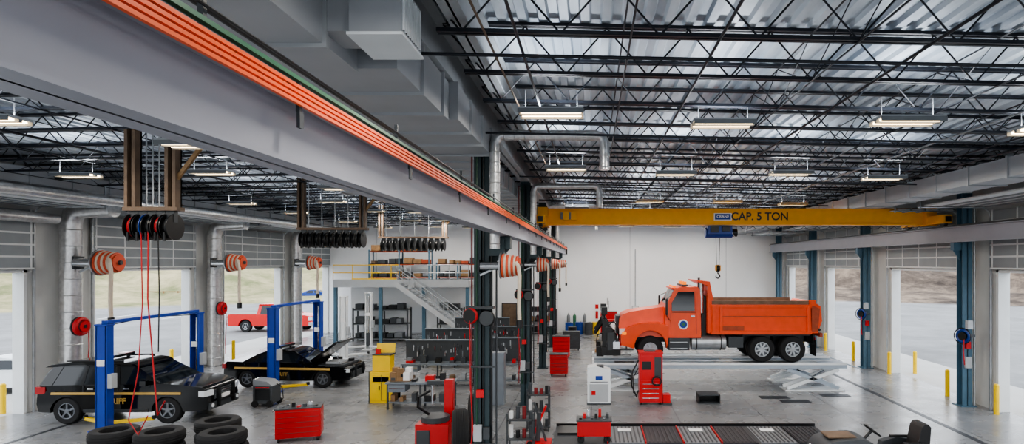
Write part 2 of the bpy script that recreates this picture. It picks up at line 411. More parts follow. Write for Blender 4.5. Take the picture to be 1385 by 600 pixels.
b.tube([(-19,10,6.75),(-19,21.0,6.75)],.18,foil,16);b.tube([(-16.4,14,7.3),(-16.4,40,7.3)],.16,foil,16);b.done('spiral_duct_run')
b=B()
for x,z,r,m in((-.9,7.95,.02,joistm),(-1.3,8.0,.016,brown),(1.6,7.98,.02,joistm),(4.2,7.9,.022,joistm),(7.6,7.85,.02,galv),(9.8,7.8,.025,joistm),(-8.4,8.0,.03,galv),(-12,7.9,.03,joistm)):
    b.cyl((x,-4,z),(x,43.5,z),r,m,8)
for y,z in((7.7,7.92),(12.3,7.9),(18.2,7.85),(25,7.85),(31,7.9)):
    b.cyl((CX+.2,y,z),(10,y,z-.25),.024,joistm,8)
b.done('conduit_pipe_runs')
# ---------------------------------------------------------------- light fixtures
b=B()
b.box(-.56,-.22,0.02,.56,.22,.07,ltgrey);b.prism([(-.56,-.04),(-.56,.04),(.56,.04),(.56,-.04)],-.24,-.215,midgrey);b.prism([(-.56,-.04),(-.56,.04),(.56,.04),(.56,-.04)],.215,.24,midgrey)
b.box(-.56,-.03,-.03,.56,.03,.03,midgrey)
for yy in(-.15,-.09,.09,.15): b.cyl((-.52,yy,-.0),(.52,yy,-.0),.018,tube,8)
for x in(-.45,.45): b.cyl((x,0,.06),(x,0,.4),.008,galv,5)
L0=b.done('high_bay_light_fixture',(0,0,-50))
me=L0.data; bpy.data.objects.remove(L0)
for y in(4.3,10.3,16.3,23.9,28.3,34.3,40.3):
    for x in(-.7,2.4,5.5,8.3,-6.9,-10.5,-14.2):
        if y<5 and x in(2.4,8.3): continue
        yy=y+(.5 if x in(2.4,8.3) else 0)
        z=deckz(x)-1.12
        if x==-6.9: z=7.25
        if x==-.7 and abs(y-23.9)<.1: continue
        o=bpy.data.objects.new('high_bay_light_fixture',me);S.collection.objects.link(o);o.location=(x,yy,z)
        ld=bpy.data.lights.new('lamp','AREA');ld.shape='RECTANGLE';ld.size=1.0;ld.size_y=.38;ld.energy=70;ld.color=(1,.95,.88)
        lo=bpy.data.objects.new('lamp_light',ld);S.collection.objects.link(lo);lo.parent=o;lo.location=(0,0,-.06)
        ld=bpy.data.lights.new('ceiling_fill','AREA');ld.shape='RECTANGLE';ld.size=1.0;ld.size_y=.4;ld.energy=34;ld.color=(.9,.95,1)  # added upward fill light, brightens roof deck and joists
        lo=bpy.data.objects.new('ceiling_fill_light',ld);S.collection.objects.link(lo);lo.parent=o;lo.location=(0,0,.1);lo.rotation_euler=(math.pi,0,0)

# ---------------------------------------------------------------- wheels
def wheel(b,cx,y,cz,r,w,rim,out=-1,ri=.6,spokes=5,rc=None):
    d=-out
    prof=[(r*ri,0),(r*.9,0),(r*.97,w*.1),(r,w*.22),(r,w*.78),(r*.97,w*.9),(r*.9,w),(r*ri,w)]
    b.lathe((cx,y,cz),(0,d,0),prof,rubber,28)
    b.cyl((cx,y+d*w*.35,cz),(cx,y+d*w*.95,cz),r*ri,rc or dkgrey,20)
    b.torus((cx,y+d*.02,cz),(0,1,0),r*ri*.96,r*.05,rim,24,6)
    b.cyl((cx,y+d*.01,cz),(cx,y+d*w*.4,cz),r*.17,rim,12)
    for i in range(spokes):
        a=2*math.pi*i/spokes+.3
        b.beam((cx,y+d*.04,cz),(cx+math.cos(a)*r*ri*.95,y+d*.03,cz+math.sin(a)*r*ri*.95),.05,r*.13,rim)
def archprof(xs,r,zb,x0,x1,top):
    p=[(x0,zb)]
    for xw in xs:
        for i in range(13):
            a=math.pi-math.pi*i/12
            p.append((xw+math.cos(a)*r,zb+math.sin(a)*r*1.02))
    p.append((x1,zb)); return p+top
def both(b,prof,W,mat,yin,t=.03,o=.008):
    f=lambda x,z:yin(x,z)-o
    n=len(prof)
    for sgn in(0,1):
        vs=[]
        for k in(0,t):
            for x,z in prof:
                y=f(x,z)+k; vs.append((x,y if sgn==0 else W-y,z))
        b.add(vs,[tuple(range(n)),tuple(range(n,2*n))[::-1]]+[(i,n+i,n+(i+1)%n,(i+1)%n) for i in range(n)],mat)

# ---------------------------------------------------------------- police SUV
def suv():
    b=B();W=2.0
    xs=(.95,3.9);r=.46
    top=[(4.97,.38),(5.0,.62),(4.97,.92),(4.85,1.07),(4.3,1.16),(3.62,1.21),(2,1.18),(.1,1.17),(0.0,1.0),(-.02,.6),(.04,.4)]
    yb=lambda x,z:.0+ .03*(z<.45)+ .05*max(0,(z-.8)/.35)+ (.2*max(0,(x-4.5)/.5)**2)+(.12*max(0,(.4-x)/.4)**2)
    b.prism(archprof(xs,r,.36,.06,4.95,top),0,W,blkp,yb)
    yg=lambda x,z:.06+ .2*max(0,(z-1.15)/.6)
    g=[(.12,1.16),(.25,1.5),(.4,1.7),(.9,1.78),(2.3,1.79),(2.85,1.72),(3.7,1.2)]
    b.prism(g,0,W,glass,yg)
    roof=[(.16,1.68),(.35,1.76),(.9,1.83),(2.3,1.84),(2.8,1.77),(2.95,1.68),(2.7,1.73),(2.3,1.76),(.9,1.75),(.5,1.7)]
    b.prism(roof,-.0,W,blkp,lambda x,z:.22)
    for p in([(.12,1.16),(.4,1.71),(.72,1.74),(.5,1.16)],[(1.3,1.16),(1.36,1.75),(1.46,1.75),(1.42,1.16)],[(2.35,1.17),(2.25,1.77),(2.36,1.77),(2.48,1.17)],[(3.42,1.17),(2.75,1.72),(2.87,1.71),(3.72,1.18)],[(.3,1.7),(.4,1.76),(2.8,1.76),(2.8,1.7)]):
        both(b,p,W,blkp,yg,.04,.012)
    both(b,[(.5,.9),(.5,.97),(4.3,.95),(4.3,.88)],W,gold,yb,.02,.006)
    for x in(1.4,2.42,3.35): both(b,[(x,.42),(x,1.16),(x+.012,1.16),(x+.012,.42)],W,dkgrey,yb,.02,.004)
    for x in(1.55,2.6): both(b,[(x,1.04),(x,1.08),(x+.18,1.08),(x+.18,1.04)],W,chrome,yb,.02,.02)
    both(b,[(1.45,.36),(1.45,.46),(3.35,.46),(3.35,.36)],W,dkgrey,yb,.05,.015)
    b.box(4.86,.5,.64,5.02,1.5,.92,dkgrey)
    for z in(.68,.75,.82): b.box(4.9,.52,z,5.035,1.48,z+.025,chrome)
    for y in(.14,1.6): b.obox((4.9,y+.13,.87),(.2,.36,.17),headl,(0,0,.3 if y>1 else -.3))
    b.box(4.85,.25,.36,5.05,1.75,.56,dkgrey)
    for y in(.35,1.65): b.cyl((5.04,y,.48),(5.07,y,.48),.06,headl,12)
    for y in(.62,1.38): b.box(5.04,y-.04,.4,5.12,y+.04,1.05,blk)
    for z in(.55,1.0): b.box(5.06,.6,z,5.11,1.4,z+.06,blk)
    b.box(5.04,.8,.62,5.08,1.2,.74,label)
    b.box(-.06,.3,.4,.05,1.7,.62,dkgrey)
    for y in(.1,1.76): b.box(-.03,y,.9,.26,y+.14,1.12,tail)
    for y in(-.12,W-.02): b.box(3.18,y,1.16,3.36,y+.14,1.32,blkp)
    b.box(1.55,.45,1.88,1.85,1.55,1.96,blk);b.box(1.56,.45,1.9,1.84,.8,1.97,bluedk);b.box(1.56,1.2,1.9,1.84,1.55,1.97,tail)
    for y in(.5,1.45): b.box(1.65,y,1.8,1.75,y+.05,1.9,blk)
    for y in(.32,1.66): b.box(.7,y,1.83,2.4,y+.04,1.87,blk)
    for x in xs:
        wheel(b,x,.02,.41,.41,.26,rimg,-1,.58); wheel(b,x,W-.02,.41,.41,.26,rimg,1,.58)
        b.box(x-.4,.3,.35,x+.4,1.7,.7,blk)
    return b
o=suv().done('police_suv',(-17.8,18.85,0.02),rz=.03,bevel=.035,scale=1.07)
text('SHERIFF',.24,(2.3,-.02,.70),FRONT,gold,o,'door_lettering')
# ---------------------------------------------------------------- sedan
def sedan(paint,hood=True,stripe=True):
    b=B();W=1.9;xs=(1.0,4.0);r=.39
    top=[(4.98,.3),(5.05,.5),(5.0,.72),(4.7,.82 if hood else .9),(3.6,.86 if hood else .98),(3.45,.98),(1.2,1.0),(.15,1.02),(0,.9),(-.02,.5),(.05,.32)]
    yb=lambda x,z:.03*(z<.4)+.06*max(0,(z-.7)/.3)+.22*max(0,(x-4.5)/.5)**2+.15*max(0,(.4-x)/.4)**2
    b.prism(archprof(xs,r,.28,.06,4.95,top),0,W,paint,yb)
    yg=lambda x,z:.07+.24*max(0,(z-.98)/.45)
    b.prism([(.75,.98),(1.3,1.28),(1.7,1.4),(2.3,1.43),(2.8,1.36),(3.55,.97)],0,W,glass,yg)
    b.prism([(1.25,1.27),(1.65,1.41),(2.3,1.46),(2.75,1.4),(2.95,1.3),(2.6,1.37),(2.3,1.4),(1.7,1.37)],0,W,paint,lambda x,z:.27)
    for p in([(.75,.98),(1.3,1.28),(1.5,1.32),(1.25,.98)],[(2.2,.98),(2.15,1.42),(2.27,1.42),(2.35,.98)],[(3.35,.98),(2.7,1.37),(2.85,1.36),(3.6,.98)],[(1.25,1.26),(1.7,1.4),(2.8,1.38),(2.8,1.33),(1.7,1.35)]):
        both(b,p,W,paint,yg,.04,.012)
    if stripe: both(b,[(.5,.74),(.5,.82),(4.3,.78),(4.3,.70)],W,gold,yb,.02,.006)
    for x in(1.45,2.3,3.25): both(b,[(x,.35),(x,.97),(x+.012,.97),(x+.012,.35)],W,dkgrey,yb,.02,.004)
    b.box(4.95,.4,.38,5.06,1.5,.6,dkgrey)
    for y in(.18,1.42): b.box(4.78,y,.58,5.0,y+.3,.72,headl)
    for y in(.1,1.5): b.box(-.04,y,.75,.1,y+.3,.92,tail)
    for y in(-.1,W-.04): b.box(3.1,y,.95,3.26,y+.14,1.08,paint)
    if hood:
        b.box(3.7,.25,.7,4.75,1.65,.87,dkgrey);b.box(3.9,.5,.86,4.5,1.2,.95,ltgrey);b.cyl((4.6,1.3,.86),(4.6,1.3,.98),.12,blk,12);b.box(3.8,1.3,.86,4.1,1.6,1.0,blk)
        b.prism([(3.5,.98),(4.5,1.72),(4.62,1.74),(4.6,1.8),(4.44,1.79),(3.44,1.05)],.12,W-.12,paint,lambda x,z:.12*max(0,(x-3.5)/1.3)**2)
        b.cyl((4.6,.3,.85),(4.3,.3,1.56),.012,chrome,6)
        b.box(1.9,.4,1.5,2.15,1.5,1.58,blk);b.box(1.91,.4,1.51,2.14,.75,1.59,bluedk);b.box(1.91,1.15,1.51,2.14,1.5,1.59,tail)
        for y in(.6,1.3): b.box(5.05,y-.03,.35,5.12,y+.03,.85,blk);b.box(2.0,y,1.42,2.06,y+.05,1.52,blk)
        b.box(5.06,.55,.78,5.11,1.35,.84,blk)
    for x in xs:
        wheel(b,x,.02,.35,.35,.23,rimg,-1,.6); wheel(b,x,W-.02,.35,.35,.23,rimg,1,.6)
        b.box(x-.36,.3,.3,x+.36,1.6,.6,blk)
    return b
o=sedan(blkp).done('police_sedan',(-15.4,24.6,.0),rz=-.02,bevel=.03,scale=1.06)
text('SHERIFF',.2,(2.3,-.02,.54),FRONT,gold,o,'door_lettering')
sedan(silver,False,False).done('parked_car',(-48,84,-.04),rz=.3,bevel=.02)
sedan(bluedk,False,False).done('parked_car',(-41,82,-.04),rz=.3,bevel=.02)
sedan(white,False,False).done('parked_car',(-25.9,23.0,-.04),rz=.15,bevel=.02)
def pickup(paint):
    b=B();W=2.0;xs=(1.3,4.9);r=.5
    top=[(5.95,.5),(6.0,.8),(5.95,1.15),(5.7,1.24),(4.6,1.3),(2.2,1.3),(0,1.3),(0,.6)]
    yb=lambda x,z:.04*max(0,(z-.9)/.4)+.12*max(0,(x-5.6)/.4)**2
    b.prism(archprof(xs,r,.45,.03,5.95,top),0,W,paint,yb)
    yg=lambda x,z:.05+.2*max(0,(z-1.25)/.6)
    b.prism([(2.1,1.28),(2.2,1.98),(3.9,2.0),(4.65,1.29)],0,W,glass,yg)
    b.prism([(2.15,1.96),(2.25,2.05),(3.82,2.06),(3.98,1.97)],0,W,paint,lambda x,z:.22)
    for p in([(2.1,1.28),(2.17,1.99),(2.4,1.99),(2.36,1.28)],[(3.1,1.28),(3.1,2.0),(3.22,2.0),(3.25,1.28)],[(4.45,1.29),(3.8,1.99),(3.93,1.99),(4.68,1.29)],[(2.15,1.9),(2.15,1.99),(3.95,1.99),(3.95,1.9)]): both(b,p,W,paint,yg,.04,.012)
    b.box(.08,.12,1.29,2.0,W-.12,1.32,blk)
    for x in(3.2,4.25,2.1): both(b,[(x,.55),(x,1.28),(x+.014,1.28),(x+.014,.55)],W,dkgrey,yb,.02,.004)
    b.box(5.9,.05,.5,6.15,1.95,.72,chrome);b.box(-.15,.05,.5,.02,1.95,.7,chrome);b.box(5.93,.4,.8,6.02,1.6,1.1,chrome)
    for y in(.08,1.65): b.box(5.85,y,.85,6.02,y+.28,1.1,headl)
    b.box(-.02,.02,.85,.05,.2,1.2,tail)
    for x in xs: wheel(b,x,.02,.42,.42,.28,chrome,-1,.55);wheel(b,x,W-.02,.42,.42,.28,chrome,1,.55);b.box(x-.45,.3,.45,x+.45,1.7,.9,blk)
    return b
pickup(redp).done('pickup_truck',(-27.4,44.5,-.04),bevel=.02,scale=1.03)

# ---------------------------------------------------------------- dump truck
def dump():
    b=B();W=2.5
    fx=1.4;R=.54
    for y in(.8,1.6): b.box(.3,y,.75,8.1,y+.12,1.05,blk)
    for x in(1.4,3.3,4.8,6.5,7.9): b.box(x,.8,.8,x+.12,1.7,1.0,blk)
    hy=lambda x,z:.32+.25*max(0,(.6-x)/.6)**2+.22*max(0,(z-1.6)/.5)
    b.prism([(.2,1.0),(.12,1.35),(.16,1.75),(.3,1.93),(.6,2.04),(1.3,2.14),(1.95,2.24),(2.05,2.25),(2.05,1.0)],0,W,orange,hy)
    pf=[]
    for i in range(13):
        a=math.pi*1.02-math.pi*1.04*i/12; pf.append((fx+math.cos(a)*.66,.62+math.sin(a)*.7))
    fend=[(.22,.72)]+pf+[(2.12,.9),(2.12,1.5),(1.75,1.62),(1.0,1.6),(.45,1.42),(.18,1.1)]
    for y0,y1 in((.04,.5),(W-.5,W-.04)): b.prism(fend,y0,y1,orange)
    b.box(.02,.75,1.1,.2,1.75,1.85,dkgrey)
    for i in range(7): b.box(0,.78,1.14+i*.1,.06,1.72,1.17+i*.1,chrome)
    for y in(.2,1.95): b.box(.14,y,1.12,.4,y+.35,1.36,headl)
    for y in(.03,W-.05): b.box(.24,y,1.14,.42,y+.02,1.26,amber)
    b.box(-.12,.1,.55,.15,2.4,.85,chrome)
    cy_=lambda x,z:.16+.12*max(0,(z-1.9)/1.1)
    b.prism([(2.0,1.0),(2.0,2.22),(2.42,2.98),(2.6,3.06),(3.35,3.08),(3.48,2.95),(3.48,1.0)],0,W,orange,cy_)
    both(b,[(2.28,2.1),(2.28,2.42),(2.56,2.88),(3.22,2.88),(3.22,2.1)],W,glass,cy_,.03,.012)
    both(b,[(2.24,1.15),(2.24,2.06),(2.255,2.06),(2.255,1.15)],W,dkgrey,cy_,.02,.006)
    both(b,[(3.28,1.15),(3.28,2.9),(3.295,2.9),(3.295,1.15)],W,dkgrey,cy_,.02,.006)
    both(b,[(2.3,2.02),(2.3,2.07),(3.25,2.07),(3.25,2.02)],W,orangedk,cy_,.02,.006)
    both(b,[(3.05,1.85),(3.05,1.92),(3.22,1.92),(3.22,1.85)],W,chrome,cy_,.02,.03)
    for k in(0,1):
        y0=.4+k*.88;y1=y0+.82
        b.add([(2.03,y0,2.27),(2.03,y1,2.27),(2.38,y1,2.93),(2.38,y0,2.93)],[(0,1,2,3)],glass)
    b.box(2.3,.3,2.98,2.55,2.2,3.04,orange)
    for y in(-.12,W+.02): b.box(2.0,y,1.95,2.08,y+.12,2.6,blk);b.cyl((2.04,y+.06,2.6),(2.3,.25 if y<0 else W-.25,2.75),.015,blk,6);b.cyl((2.04,y+.06,1.95),(2.2,.2 if y<0 else W-.2,1.7),.015,blk,6)
    b.box(2.75,.5,3.1,3.0,2.0,3.16,dkgrey)
    for y in(.6,1.2,1.75): b.cyl((2.87,y,3.16),(2.87,y,3.28),.08,amber,12)
    for y in(.5,.9,1.3,1.7,2.0): b.cyl((2.45,y,3.02),(2.45,y,3.1),.04,amber,8)
    b.cyl((3.42,.35,1.1),(3.42,.35,3.45),.05,dkgrey,10);b.cyl((3.52,.35,2.0),(3.52,.35,3.3),.1,chrome,12)
    b.box(2.15,.12,.5,3.0,.7,1.0,dkgrey);b.box(2.2,.05,.55,2.9,.2,.6,galv);b.box(2.2,.05,.8,2.9,.2,.85,galv)
    b.cyl((3.1,.42,.78),(4.5,.42,.78),.3,galv,18);b.cyl((3.1,W-.42,.78),(4.5,W-.42,.78),.3,galv,18)
    for x in(3.3,4.3): b.torus((x,.42,.78),(1,0,0),.305,.02,blk,20,6)
    b.box(4.6,.15,.6,5.2,.6,1.05,dkgrey)
    b.box(2.0,.2,.98,3.5,W-.2,1.1,blk)
    b.box(3.55,.35,1.05,3.72,2.15,2.7,blk);b.box(3.52,.4,1.2,3.8,.9,1.9,dkgrey)
    b.prism([(3.72,1.2),(3.72,3.12),(3.35,3.28),(3.3,3.35),(3.82,3.3),(4.0,2.4),(4.0,1.2)],.08,W-.08,orange)
    x0,x1=3.85,7.95
    b.box(x0,.05,1.25,x1,.12,2.3,orange);b.box(x0,W-.12,1.25,x1,W-.05,2.3,orange);b.box(x0,.05,1.2,x1,W-.05,1.3,orange)
    b.box(x0,.0,2.24,x1,.16,2.36,orange);b.box(x0,W-.16,2.24,x1,W,2.36,orange);b.box(x0,-.0,1.16,x1,.14,1.3,orange);b.box(x0,W-.14,1.16,x1,W,1.3,orange)
    for x in(3.9,4.2,7.75):
        b.box(x,-.02,1.2,x+.12,.1,2.3,orange);b.box(x,W-.1,1.2,x+.12,W+.02,2.3,orange)
    b.box(4.32,.03,1.85,7.75,.06,1.9,orangedk)
    b.box(4.32,.02,1.32,5.2,.06,1.5,orangedk)
    b.box(x0+.05,.06,2.36,x1-.1,.12,2.52,brown);b.box(x0+.05,W-.12,2.36,x1-.1,W-.06,2.52,brown)
    b.box(x0+.05,.12,1.9,x1,W-.12,1.95,brown)
    b.prism([(7.95,1.2),(7.9,2.42),(8.0,2.5),(8.32,2.3),(8.38,1.7),(8.2,1.2)],.05,W-.05,orange)
    b.prism([(7.95,1.25),(7.95,2.35),(8.28,2.2),(8.2,1.3)],.02,W-.02,orangedk)
    b.box(7.85,-.03,2.3,8.1,.1,2.55,orange);b.box(8.1,.3,.7,8.18,2.2,1.1,blk);b.box(8.3,.1,1.05,8.42,2.4,1.2,orangedk)
    b.cyl((8.25,.0,1.35),(8.25,W,1.35),.06,blk,10)
    for y in(.3,2.0): b.box(8.12,y,.85,8.2,y+.2,1.0,tail)
    b.box(8.15,.15,.25,8.18,.75,.9,rubber)
    for y in(.05,W-.65): b.box(5.15,y,1.1,7.9,y+.6,1.16,blk)
    b.cyl((2.75,.15,1.55),(2.75,.135,1.55),.2,label,24);b.cyl((2.75,.137,1.55),(2.75,.128,1.55),.15,lblue,24)
    b.cyl((2.75,.13,1.55),(2.75,.122,1.55),.08,green,16)
    for y,o in((.08,-1),(W-.08,1)):
        wheel(b,fx,y,R,R,.3,galv,o,.52,8,galv)
        for x in(5.95,7.2):
            wheel(b,x,y,R,R,.3,galv,o,.55,8,rimg);wheel(b,x,y+(.33 if o<0 else -.33),R,R,.3,galv,o,.55,0)
    for x in(fx,5.95,7.2): b.cyl((x,.3,R),(x,W-.3,R),.1,blk,10)
    # plow mount and hitch frame
    for y in(.35,1.95):
        b.box(-.62,y,.25,.2,y+.16,.5,blk);b.box(-.55,y,.3,-.38,y+.16,1.8,blk);b.beam((-.45,y+.08,1.7),(.1,y+.08,.8),.1,.12,blk);b.box(-.8,y-.02,.22,-.5,y+.2,.62,blk)
    b.box(-.6,.15,.3,-.36,2.35,.62,blk);b.box(-.56,.3,1.55,-.38,2.2,1.75,blk);b.cyl((-.3,1.25,.6),(-.5,1.25,1.6),.08,chrome,10)
    b.beam((-.5,.45,1.7),(-.85,.8,1.15),.1,.12,blk);b.beam((-.5,2.05,1.7),(-.85,1.7,1.15),.1,.12,blk);b.box(-.9,.75,1.08,-.78,1.75,1.2,blk)
    for y in(.1,2.1):
        b.box(-.6,y,1.95,-.35,y+.34,2.25,blk);b.cyl((-.61,y+.17,2.1),(-.59,y+.17,2.1),.12,headl,14);b.cyl((-.45,y+.25,1.65),(-.48,y+.2,1.97),.025,blk,6)
        b.cyl((-.3,y+.17,2.2),(-.3,y+.17,2.5),.012,blk,6)
    b.box(-.45,.3,.85,-.15,2.2,1.4,blk);b.box(-.35,.15,.5,-.05,.6,1.2,dkgrey)
    b.tube([(-.4,.6,1.2),(-.75,.4,1.1),(-.8,.4,.8),(-.5,.4,.5)],.03,blk,6)
    b.tube([(-.3,.2,1.5),(-.1,.1,1.7),(.1,.2,1.4),(.1,.3,.9)],.025,blk,6)
    return b
PH=1.12
o=dump().done('dump_truck',(1.0,24.0,PH+.012),bevel=.02)
b=B()
for y in(.0,1.75):
    b.box(0,y,PH-.2,10.3,y+.72,PH,liftg);b.box(0,y-.03,PH-.06,10.3,y,PH+.03,white);b.box(0,y+.72,PH-.06,10.3,y+.75,PH+.03,white)
    b.box(-.02,y,PH,.06,y+.72,PH+.14,white);b.obox((10.55,y+.36,PH-.12),(.6,.7,.04),liftg,(0,.35,0))
    b.box(.9,y+.1,PH,1.7,y+.62,PH+.01,dkgrey);b.box(5.0,y+.1,PH,9.2,y+.62,PH+.01,galv)
    for xa in(.5,7.9):
        for yy in(y+.08,y+.6):
            b.beam((xa,yy,.1),(xa+2.1,yy,PH-.25),.06,.14,white);b.beam((xa+2.1,yy,.1),(xa,yy,PH-.25),.06,.14,liftg)
        b.cyl((xa+1.05,y+.0,.5),(xa+1.05,y+.7,.5),.05,dkgrey,10)
        b.box(xa-.1,y-.02,0,xa+2.3,y+.74,.05,white)
        b.cyl((xa+.5,y+.34,.15),(xa+1.6,y+.34,.75),.06,chrome,10)
for x in(2.2,5.5): b.box(x,.72,PH-.16,x+.5,1.75,PH-.06,white)
b.done('vehicle_platform_lift',(.05,23.95,0))
# ---------------------------------------------------------------- two post lifts
def lift(m,span,h=3.3,top=True):
    b=B()
    for y,s in((0,1),(span,-1)):
        b.box(-.16,y-.14,.0,.16,y-.09,h,m) if s>0 else b.box(-.16,y+.09,0,.16,y+.14,h,m)
        b.box(-.18,y-.14,0,-.12,y+.14,h,m);b.box(.12,y-.14,0,.18,y+.14,h,m)
        b.box(-.3,y-.28,0,.3,y+.28,.04,m)
        b.box(-.11,y-.08,.2,.11,y+.13*s,1.0,dkgrey);b.cyl((0,y,.2),(0,y,h-.2),.04,chrome,8)
        for dx in(-1.1,1.1):
            b.beam((dx*.1,y+.16*s,.2),(dx,y+.6*s,.2),.1,.1,byellow if m!=white else m);b.cyl((dx,y+.6*s,.2),(dx,y+.6*s,.3),.07,blk,10)
        b.box(.18,y-.12,1.3,.32,y+.1,1.75,ltgrey);b.box(-.12,y-.155,2.0,.12,y-.14,2.2,label)
        b.box(-.2,y-.16,h-.05,.2,y+.16,h,m)
    if top:
        b.box(-.1,0,h,.1,span,h+.1,m);b.tube([(-.14,0,h-.1),(-.16,span*.3,h-.02),(-.16,span*.7,h-.02),(-.14,span,h-.1)],.02,blk,6)
    return b
lift(blue,4.3).done('two_post_vehicle_lift',(-15.15,18.4,0),bevel=.01)
lift(blue,3.9,3.4).done('two_post_vehicle_lift',(-12.75,23.7,0),bevel=.01)
lift(white,3.6,3.4,False).done('two_post_vehicle_lift',(-13.4,32,0),bevel=.01)
# ---------------------------------------------------------------- exhaust hose reels
def exreel():
    b=B()
    b.cyl((-.12,0,0),(.5,0,0),.2,galv,20)
    n=7
    for i in range(n):
        x=.0+i*.075; b.torus((x,0,0),(1,0,0),.35-.012*i,.045,hosered if i%2==0 else cream,28,8)
    b.cyl((-.1,0,0),(-.06,0,0),.42,galv,28);b.cyl((.5,0,0),(.53,0,0),.26,hosered,28);b.cyl((.53,0,0),(.6,0,0),.07,dkgrey,12)
    b.box(-.75,-.15,-.12,-.1,.15,.12,dkgrey);b.cyl((-.7,-.2,.0),(-.1,-.2,0),.13,chrome,12);b.box(-.8,-.2,-.2,-.75,.2,.2,dkgrey)
    b.beam((-.75,0,-.3),(-.1,0,.0),.06,.06,galv)
    b.tube([(.44,-.3,.1),(.52,-.38,-.0),(.56,-.36,-.3),(.54,-.36,-1.2),(.56,-.36,-1.7)],.06,cream,10)
    b.cyl((.56,-.36,-1.7),(.56,-.36,-1.95),.09,blk,12)
    return b
E=exreel().done('exhaust_hose_reel',(XL+1.75,21.6,5.2));E.scale=(1.15,)*3
for y in(29.5,37.8): dup(E,(XL+1.65,y,5.2))
for y in CY: dup(E,(CX+.5,y-.3,5.13),scale=.68)
def bank(n,z,x0=0,sp=.25,h=2.0):
    b=B();w=n*sp
    b.box(-w/2-.1,-.12,.34,w/2+.1,.12,.42,brown)
    for i in range(n):
        x=-w/2+sp*(i+.5)
        b.cyl((x-.08,0,0),(x-.065,0,0),.28,blk,22);b.cyl((x+.065,0,0),(x+.08,0,0),.28,bluedk if i%4==1 and n<6 else blk,22);b.cyl((x-.06,0,0),(x+.06,0,0),.2,rubber,18)
        b.torus((x,0,0),(1,0,0),.2,.035,redhose if i%3==0 and n<6 else blk,20,6);b.box(x-.09,-.06,.1,x+.09,.06,.36,dkgrey);b.cyl((x,-.22,-.12),(x,-.22,-.3),.03,blk,8)
    for x in(-w/2+.05,w/2-.05):
        for dx in(-.13,.03): b.box(x+dx,-.1,.42,x+dx+.07,.1,h,brown)
        b.box(x-.13,.06,.42,x+.1,.1,h,galv)
    b.beam((w/2,0,1.0),(w/2+.8,0,h-.1),.06,.08,wood)
    for k in range(5):
        x=-w/2+.2+k*(w-.4)/4; b.cyl((x,.16,.4),(x,.16,h),.015,galv,6)
    return b
o=bank(5,0,sp=.19,h=2.15);
o.tube([(.05,-.22,-.1),(.06,-.25,-1.5),(.2,-.25,-3.2),(.3,-.3,-3.9),(.45,-.3,-3.6)],.014,redhose,8)
o.tube([(-.1,-.22,-.1),(-.05,-.25,-1.6),(-.1,-.3,-3.0),(-.3,-.3,-4.0),(-.1,-.3,-4.3),(.1,-.3,-3.9)],.011,redhose,8)
o.tube([(.25,-.22,-.1),(.3,-.25,-1.4),(.28,-.25,-2.6)],.012,blk,8)
o.done('overhead_fluid_hose_reels',(-9.25,12.5,5.95))
bank(9,0,h=2.15).done('overhead_fluid_hose_reels',(-9.05,20.7,6.0))
bank(11,0,sp=.29,h=2.15).done('overhead_fluid_hose_reels',(-8.7,28.9,6.05))
b=B();b.torus((0,0,0),(1,0,0),.26,.09,redhose,24,8);b.cyl((-.12,0,0),(.12,0,0),.2,dkgrey,20);b.cyl((.1,0,0),(.13,0,0),.2,red,24);b.cyl((-.13,0,0),(-.1,0,0),.34,dkgrey,24);b.box(-.3,-.06,-.05,-.1,.06,.05,dkgrey);b.cyl((.13,0,0),(.16,0,0),.06,blk,12)
b.tube([(.0,.3,-.1),(.02,.3,-.8),(.0,.25,-1.6),(.1,.1,-2.3)],.018,redhose,6)
R0=b.done('air_hose_reel',(XL+1.15,21.4,2.9));dup(R0,(XL+1.0,29.8,2.9));
b=B();b.torus((0,0,0),(1,.6,0),.2,.06,bluedk,24,8);b.cyl((-.08,-.05,0),(.08,.05,0),.14,blk,20);b.torus((-.06,-.04,0),(1,.6,0),.28,.018,blk,24,6);b.box(0,-.05,-.05,.4,.05,.05,dkgrey)
b.tube([(-.1,-.2,-.1),(-.12,-.2,-.5),(-.05,-.15,-1.0)],.018,redhose,6);b.box(.12,-.08,.25,.3,.08,.55,ltgrey)
R1=b.done('air_hose_reel',(13.2,21.0,2.6));dup(R1,(13.2,28.9,2.7))
# ---------------------------------------------------------------- bollards
b=B();b.cyl((0,0,0),(0,0,1.0),.085,byellow,16);b.lathe((0,0,1.0),(0,0,1),[(.001,.05),(.05,.04),(.085,0),(.001,0)],byellow,16)
bo=b.done('safety_bollard',(-20.3,20.4,0))
for p in((XR-.3,23.1),(XR-.3,20.3),(XR-.3,27.6),(XR-.3,31.4),(XR-.3,35.1),(XR-.3,38.8),(XR+1.0,23.0),(XR+1.0,27.8),(XR+1,20.4),(XR+1,31.3),(XL-.7,23.5),(XL-.7,28.6),(XL-.7,31.7),(XL+.35,23.6),(XL+.35,31.8)): dup(bo,(p[0],p[1],0))
